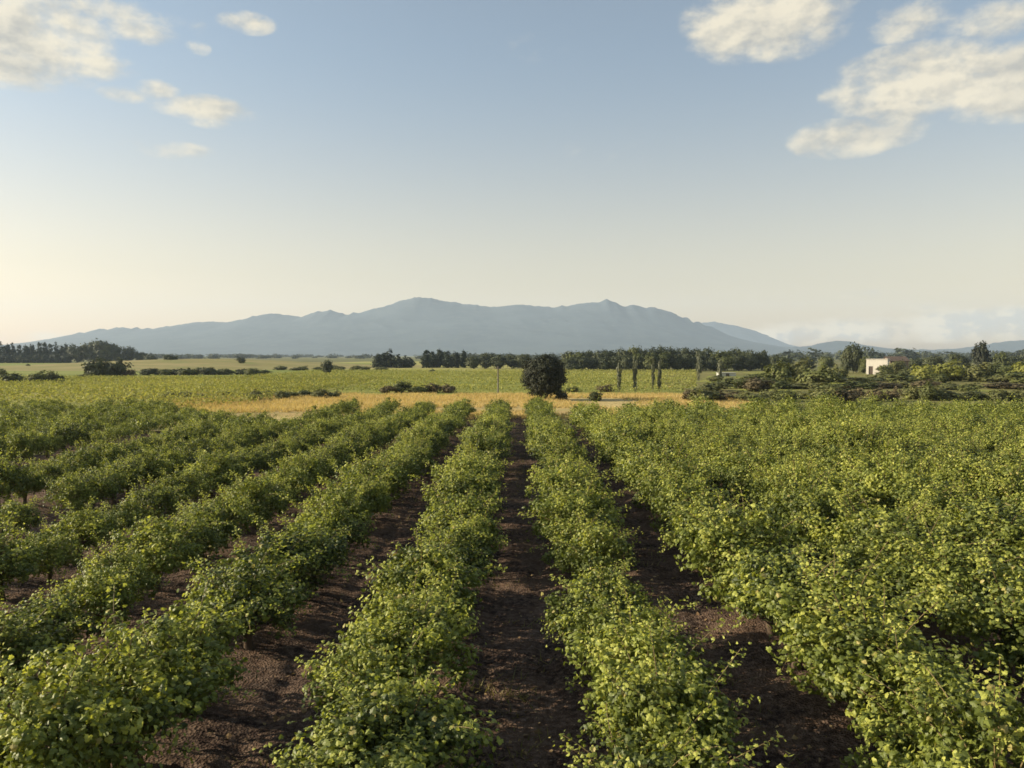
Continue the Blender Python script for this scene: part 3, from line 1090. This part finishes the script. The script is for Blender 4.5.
# far left tree line: cypresses and broad trees
cyp = [(1, 343.5, 9), (8, 345.5, 8), (13, 344, 8), (20, 346, 8), (27, 346.5, 8), (33, 345.5, 8), (40, 343.5, 8), (46, 343.5, 8), (51, 345, 8), (57, 344, 8), (63, 346.5, 8), (67, 345, 7)]
for i, (px, tp, wd) in enumerate(cyp):
    PL('cypress', 'cypress_tree', px, 500 + (i % 3) * 8, tp, wd, 'cypress_leaf',
       f'dark cypress in the far left tree line, {ordinal(i + 1)} from the left picture edge', 'tree', 'cypresses of the far left tree line')
for i in range(10):
    PL('bush', 'bush', 2 + i * 7.2, 494, 354, 10, 'cypress_leaf', f'dark undergrowth shrub below the far left cypresses, {ordinal(i + 1)} from the left edge', 'shrub',
       'undergrowth of the far left tree line')
for px, tp, wd, word in [(78, 346, 18, 'broad dark tree right of the last far left cypress'), (91, 343.5, 20, 'broad dark tree left of the highest far left crown'),
                         (106, 342, 22, 'highest broad crown of the far left tree line'), (117, 346, 12, 'broad tree just right of the highest far left crown'),
                         (130, 347.5, 14, 'separate rounded tree at the end of the far left tree line'), (141, 352, 12, 'small low tree on the slope past the far left tree line')]:
    PL('round', 'broad_tree', px, 500, tp, wd, 'wood_leaf', word, 'tree', 'broad trees of the far left tree line')
PL('bush', 'bush', 151, 480, 354, 12, 'wood_leaf', 'low dark bush trailing off right of the far left trees', 'bush')

# central tree line
con = [(378, 355, 8, 'low conifer at the left tip of the central tree line'), (384, 353.5, 8, 'pointed conifer second at the left tip of the central tree line'),
       (391, 350.5, 9, 'tallest conifer of the small group left of the gap'), (398, 355, 8, 'low conifer third from the gap in the central tree line'),
       (405, 356.5, 8, 'short conifer beside the gap in the central tree line'), (410, 358, 8, 'shortest conifer right in the gap of the central tree line'),
       (426, 351, 9, 'dark conifer first right of the gap'), (433, 352.5, 9, 'dark conifer second right of the gap'),
       (440, 350.5, 9, 'dark conifer third right of the gap'), (448, 352, 10, 'dark conifer fourth right of the gap'),
       (456, 353, 9, 'dark conifer fifth right of the gap'), (464, 351.5, 5, 'thin dark spire between conifers and round crowns')]
for i, (px, tp, wd, word) in enumerate(con):
    PL('cypress', 'conifer_tree', px, 305 + (i % 3) * 5, tp, wd * 1.25, 'cypress_leaf', word, 'tree', 'conifers of the central tree line')
for i, (px, tp, wd, word) in enumerate([(474, 357, 14, 'round tree nearest the thin dark spire'), (486, 354, 17, 'dome shaped tree left of the pole'),
                                        (499, 356, 15, 'round tree right behind the pole'), (512, 355.5, 16, 'round tree left of the large round tree'),
                                        (524, 355, 14, 'round tree half hidden by the left of the large round tree')]):
    PL('round', 'broad_tree', px, 285 + i % 2 * 6, tp, wd, 'wood_leaf', word + ' in the tree line', 'tree', 'broad trees of the central tree line')
n = 0
for row, (p0, p1, st, ds, dt) in enumerate([(566, 766, 9.2, 262, 0), (571, 760, 12.0, 246, 5.5)]):
    px = p0
    n = 0
    while px < p1:
        n += 1
        top = 352.5 - 4.0 * math.exp(-((px - 655) / 40) ** 2) - 2.6 * math.exp(-((px - 703) / 6) ** 2) - 1.5 * math.exp(-((px - 740) / 18) ** 2)
        top += random.uniform(-.9, .9) + dt
        word = 'back rank' if row == 0 else 'front rank'
        PL('round', 'broad_tree', px, ds + random.uniform(-4, 4), top, random.uniform(13, 18), 'wood_leaf' if random.random() < .75 else 'shrub_leaf',
           f'tree of the {word} behind the poplars, {ordinal(n)} counting from the large round tree', 'tree', 'broad trees of the central tree line')
        px += st * random.uniform(.85, 1.15)

# right: bushes, scrub and trees round the house
def band(word, group, p0, p1, step, d0, d1, tp, wd, mats, cat='bush', kind='bush', name='bush', tail='from its left end'):
    px, i = p0, 0
    while px < p1:
        i += 1
        ds = random.uniform(d0, d1)
        top = tp(px) + random.uniform(-3, 2.4)
        PL(kind, name, px, ds, top, random.uniform(*wd), random.choice(mats), f'{word}, {ordinal(i)} {tail}', cat, group)
        px += step * random.uniform(.8, 1.2)


band('brown scrub bush in the line right behind the right vines', 'scrub line behind the right vines', 690, 1030, 17, 82, 92,
     lambda p: 391 - 5 * math.exp(-((p - 922) / 24) ** 2) - 2 * math.exp(-((p - 800) / 60) ** 2), (14, 30), ['scrub_leaf', 'olive_leaf', 'shrub_leaf', 'scrub_leaf', 'olive_leaf'])
band('scrub bush of the middle thicket before the house', 'middle thicket before the house', 712, 1030, 22, 106, 122,
     lambda p: 382 - 2 * math.exp(-((p - 760) / 30) ** 2), (20, 32), ['scrub_leaf', 'shrub_leaf', 'olive_leaf', 'scrub_leaf'])
band('green bush of the back thicket near the white house', 'back thicket near the white house', 752, 1030, 19, 140, 165,
     lambda p: 374 + 2.5 * math.exp(-((p - 872) / 20) ** 2), (22, 34), ['shrub_leaf', 'olive_leaf', 'shrub_leaf'])
for px, ds, tp, wd, mt, word in [(779, 126, 364, 26, 'shrub_leaf', 'tall green bush at the left of the right thicket'),
                                 (798, 130, 361, 24, 'olive_leaf', 'tallest olive bush of the right thicket'),
                                 (817, 118, 366, 30, 'shrub_leaf', 'big dark rounded bush left of the white house'),
                                 (838, 170, 366, 16, 'olive_leaf', 'pale bush in front of the tall tree by the house'),
                                 (924, 150, 366, 22, 'yellow_leaf', 'bright yellow green bush, left of the two sunlit ones'),
                                 (948, 152, 362, 26, 'yellow_leaf', 'bright yellow green bush, right of the two sunlit ones'),
                                 (906, 175, 369, 16, 'olive_leaf', 'olive bush between the brown barn and the sunlit bushes'),
                                 (939, 142, 374, 16, 'shrub_leaf', 'darker bush at the foot of the two sunlit bushes'),
                                 (978, 150, 364, 24, 'olive_leaf', 'olive bush below the dark pointed tree'),
                                 (1003, 155, 365, 26, 'shrub_leaf', 'green bush right of the dark pointed tree'),
                                 (1022, 150, 362, 22, 'yellow_leaf', 'sunlit bush cut by the right picture edge')]:
    PL('bush', 'bush', px, ds, tp, wd, mt, word, 'bush')
for px, ds, tp, wd, mt, word in [(847, 222, 347, 10, 'wood_leaf', 'taller left stem of the tree pair beside the white house'),
                                 (856, 221, 345.5, 11, 'wood_leaf', 'taller right stem of the tree pair beside the white house'),
                                 (864, 218, 358, 10, 'shrub_leaf', 'low tree touching the left wall of the white house'),
                                 (884, 196, 365.5, 14, 'shrub_leaf', 'low tree hiding the lower right corner of the white house'),
                                 (896, 200, 361.5, 15, 'olive_leaf', 'olive tree between the white house and the leafy tree before the barn'),
                                 (899, 214, 364, 16, 'shrub_leaf', 'leafy tree in front of the brown barn'),
                                 (914, 235, 359, 14, 'wood_leaf', 'dark tree right of the brown barn'),
                                 (934, 240, 357, 18, 'wood_leaf', 'dark tree behind the sunlit yellow bushes'),
                                 (958, 250, 355, 18, 'wood_leaf', 'dark tree left of the dark pointed tree'),
                                 (1001, 250, 354, 14, 'shrub_leaf', 'green tree right behind the dark pointed tree'),
                                 (1016, 255, 357, 18, 'wood_leaf', 'dark tree near the right picture edge'),
                                 (786, 262, 358, 14, 'shrub_leaf', 'tree behind the tall green bush on the right'),
                                 (775, 268, 356, 14, 'wood_leaf', 'last tree at the right end of the central tree line'),
                                 (808, 270, 358, 16, 'wood_leaf', 'tree behind the tallest olive bush'),
                                 (828, 275, 357, 14, 'shrub_leaf', 'tree halfway between the tree line and the house')]:
    PL('round', 'broad_tree', px, ds, tp, wd, mt, word, 'tree')
PL('round', 'dark_tree', 981, 240, 344, 15, 'oak_leaf', 'dark pointed tree rising above the right skyline', 'tree', var=3)
PL('bush', 'bush', 715, 150, 376, 16, 'olive_leaf', 'pale bush just below the low white shed', 'bush')

# woods far across the plain: one mass
rs = np.random.default_rng(9)
V, Fc, base = [], [], 0
for i in range(900):
    ds = rs.uniform(650, 2600)
    px = rs.uniform(-60, 1090)
    x = at(px, ds)[0]
    if fbm(np.array([x / 260]), np.array([ds / 420]), 5, 3)[0] < .50 and px < 780:
        continue
    h = rs.uniform(3.5, 7.5) if px < 780 else rs.uniform(5, 12)
    wd = rs.uniform(10, 26)
    v, f = proto('round', int(rs.integers(0, 5)))[0]
    sub = rs.choice(len(v) // 4, 150, replace=False)
    vv = v.reshape(-1, 4, 3)[sub]
    vv = (vv - vv.mean(1, keepdims=True)) * 2.2 + vv.mean(1, keepdims=True)
    vv = vv.reshape(-1, 3) * np.array([wd, wd, h * 1.2]) + np.array([x, ds, -h * .25])
    ff = (np.arange(150)[:, None, None] * 4 + np.array([[0, 1, 2], [0, 2, 3]])[None]).reshape(-1, 3)
    V.append(vv)
    Fc.append(ff + base)
    base += len(vv)
tag(obj('distant_woods', np_mesh('distant_woods', np.concatenate(V), np.concatenate(Fc), M['wood_leaf'])),
    'thin broken line of woods far across the plain under the mountains', 'woods', None, 'stuff')


# ------------------------------------------------------------------ buildings
def boxes(name, specs, mat, parent=None, bevel=0.0):
    """specs: (x0, x1, y0, y1, z0, z1) boxes joined into one mesh."""
    V, Fc = [], []
    for i, (x0, x1, y0, y1, z0, z1) in enumerate(specs):
        V += [(x0, y0, z0), (x1, y0, z0), (x1, y1, z0), (x0, y1, z0), (x0, y0, z1), (x1, y0, z1), (x1, y1, z1), (x0, y1, z1)]
        b = i * 8
        Fc += [(b, b + 3, b + 2, b + 1), (b + 4, b + 5, b + 6, b + 7), (b, b + 1, b + 5, b + 4), (b + 1, b + 2, b + 6, b + 5),
               (b + 2, b + 3, b + 7, b + 6), (b + 3, b, b + 4, b + 7)]
    me = np_mesh(name, np.array(V, float), np.array(Fc), mat)
    o = obj(name, me, parent)
    if bevel:
        md = o.modifiers.new('bevel', 'BEVEL')
        md.width = bevel
        md.segments = 2
    return o


HD = 205.0
hx0, hx1 = at(864.5, HD)[0], at(888.5, HD)[0]
hw = hx1 - hx0
htop = at(878, HD, 359.5)[1]
house = empty('white_house', ((hx0 + hx1) / 2, HD, 0))
house.rotation_euler.z = R(-32)
tag(house, 'small flat roofed white house among trees on the right', 'house')
a, hh = hw * .41, htop
# front wall with a door and two window openings, butted piers and lintels
door_w = (-a + .6, -a + 1.6)
wins = [(.1, .7), (1.5, 2.1)]
piers, x = [], -a
for x0, x1, z0, z1 in [(door_w[0], door_w[1], 0, 2.1), (wins[0][0], wins[0][1], 1.1, 1.9), (wins[1][0], wins[1][1], 1.1, 1.9)]:
    piers.append((x, x0, 0, .3, 0, hh))
    piers.append((x0, x1, 0, .3, z1, hh))
    if z0 > 0:
        piers.append((x0, x1, 0, .3, 0, z0))
    x = x1
piers.append((x, a, 0, .3, 0, hh))
piers += [(-a, -a + .3, .3, 3.6, 0, hh), (a - .3, a, .3, 3.6, 0, hh), (-a + .3, a - .3, 3.3, 3.6, 0, hh)]
boxes('wall', piers, M['white_render'], house)
boxes('roof', [(-a - .12, a + .12, -.12, 3.72, hh, hh + .16)], M['white_render'], house, .02)
d = boxes('door', [(door_w[0], door_w[1], .12, .18, 0, 2.1)], M['door_paint'], house)
boxes('handle', [(door_w[1] - .18, door_w[1] - .10, .06, .12, 1.0, 1.05)], M['weathered_wood'], d)
for x0, x1 in wins:
    wn = boxes('window', [(x0, x0 + .07, .08, .16, 1.1, 1.9), (x1 - .07, x1, .08, .16, 1.1, 1.9), (x0 + .07, x1 - .07, .08, .16, 1.83, 1.9),
                          (x0 + .07, x1 - .07, .08, .16, 1.1, 1.17), ((x0 + x1) / 2 - .03, (x0 + x1) / 2 + .03, .08, .16, 1.17, 1.83)], M['weathered_wood'], house)
    boxes('pane', [(x0 + .07, (x0 + x1) / 2 - .03, .11, .13, 1.17, 1.83), ((x0 + x1) / 2 + .03, x1 - .07, .11, .13, 1.17, 1.83)], M['window_glass'], wn)
    boxes('sill', [(x0 - .08, x1 + .08, -.10, -.002, .1 + .92, 1.098)], M['white_render'], wn)

BD = 226.0
barn = empty('brown_barn', (at(899, BD)[0], BD, 0))
tag(barn, 'low brown barn with pitched tile roof right of the white house', 'barn')
bw, bh, br = 2.6, at(899, BD, 361)[1], at(899, BD, 357)[1]
V = [(-bw, 0, 0), (bw, 0, 0), (bw, 5, 0), (-bw, 5, 0), (-bw, 0, bh), (bw, 0, bh), (bw, 5, bh), (-bw, 5, bh), (-bw, 2.5, br), (bw, 2.5, br)]
me = np_mesh('wall', np.array(V, float), [np.array([(0, 1, 5, 4), (2, 3, 7, 6)]), np.array([(1, 2, 6, 9, 5), (3, 0, 4, 8, 7)])], M['brown_wall'])
obj('wall', me, barn)
o_ = .3
V = []
for dz in (.04, .18):
    V += [(-bw - o_, -o_, bh - .15 + dz), (bw + o_, -o_, bh - .15 + dz), (bw + o_, 2.5, br + dz), (-bw - o_, 2.5, br + dz), (bw + o_, 5 + o_, bh - .15 + dz), (-bw - o_, 5 + o_, bh - .15 + dz)]
Fq = [(0, 3, 2, 1), (3, 5, 4, 2), (6, 7, 8, 9), (9, 8, 10, 11), (0, 1, 7, 6), (1, 2, 8, 7), (2, 4, 10, 8), (4, 5, 11, 10), (5, 3, 9, 11), (3, 0, 6, 9)]
obj('roof', np_mesh('roof', np.array(V, float), np.array(Fq), M['clay_tile']), barn)
boxes('door', [(-.9, .9, -.08, -.003, 0, 2.2)], M['door_paint'], barn)

SD = 186.0
sx0, sx1 = at(719, SD)[0], at(736, SD)[0]
shed = empty('low_shed', ((sx0 + sx1) / 2, SD, 0))
tag(shed, 'long low white shed at the foot of the tree line', 'shed')
sw = (sx1 - sx0) / 2
boxes('wall', [(-sw, sw, 0, 2.5, 0, .80)], M['sheet_plastic'], shed, .02)
boxes('roof', [(-sw - .12, sw + .12, -.15, 2.65, 0.803, .88)], M['sheet_plastic'], shed, .02)
boxes('door', [(-.4, .4, -.05, -.003, 0, .72)], M['door_paint'], shed)

# ------------------------------------------------------------------ haze over the whole plain
hz = boxes('haze', [(-6900, 6900, -300, 7250, -2.2, 470)], None)
m_, t = new_mat('haze')
pv = t.n('ShaderNodeVolumePrincipled')
pv.inputs['Color'].default_value = (.66, .80, 1.0, 1)
pv.inputs['Density'].default_value = HAZE_DENSITY
pv.inputs['Anisotropy'].default_value = .1
o_ = t.n('ShaderNodeOutputMaterial')
t.t.links.new(pv.outputs[0], o_.inputs['Volume'])
hz.data.materials.clear()
hz.data.materials.append(m_)
tag(hz, 'thin pale haze lying over the whole plain and mountains', 'haze', None, 'stuff')
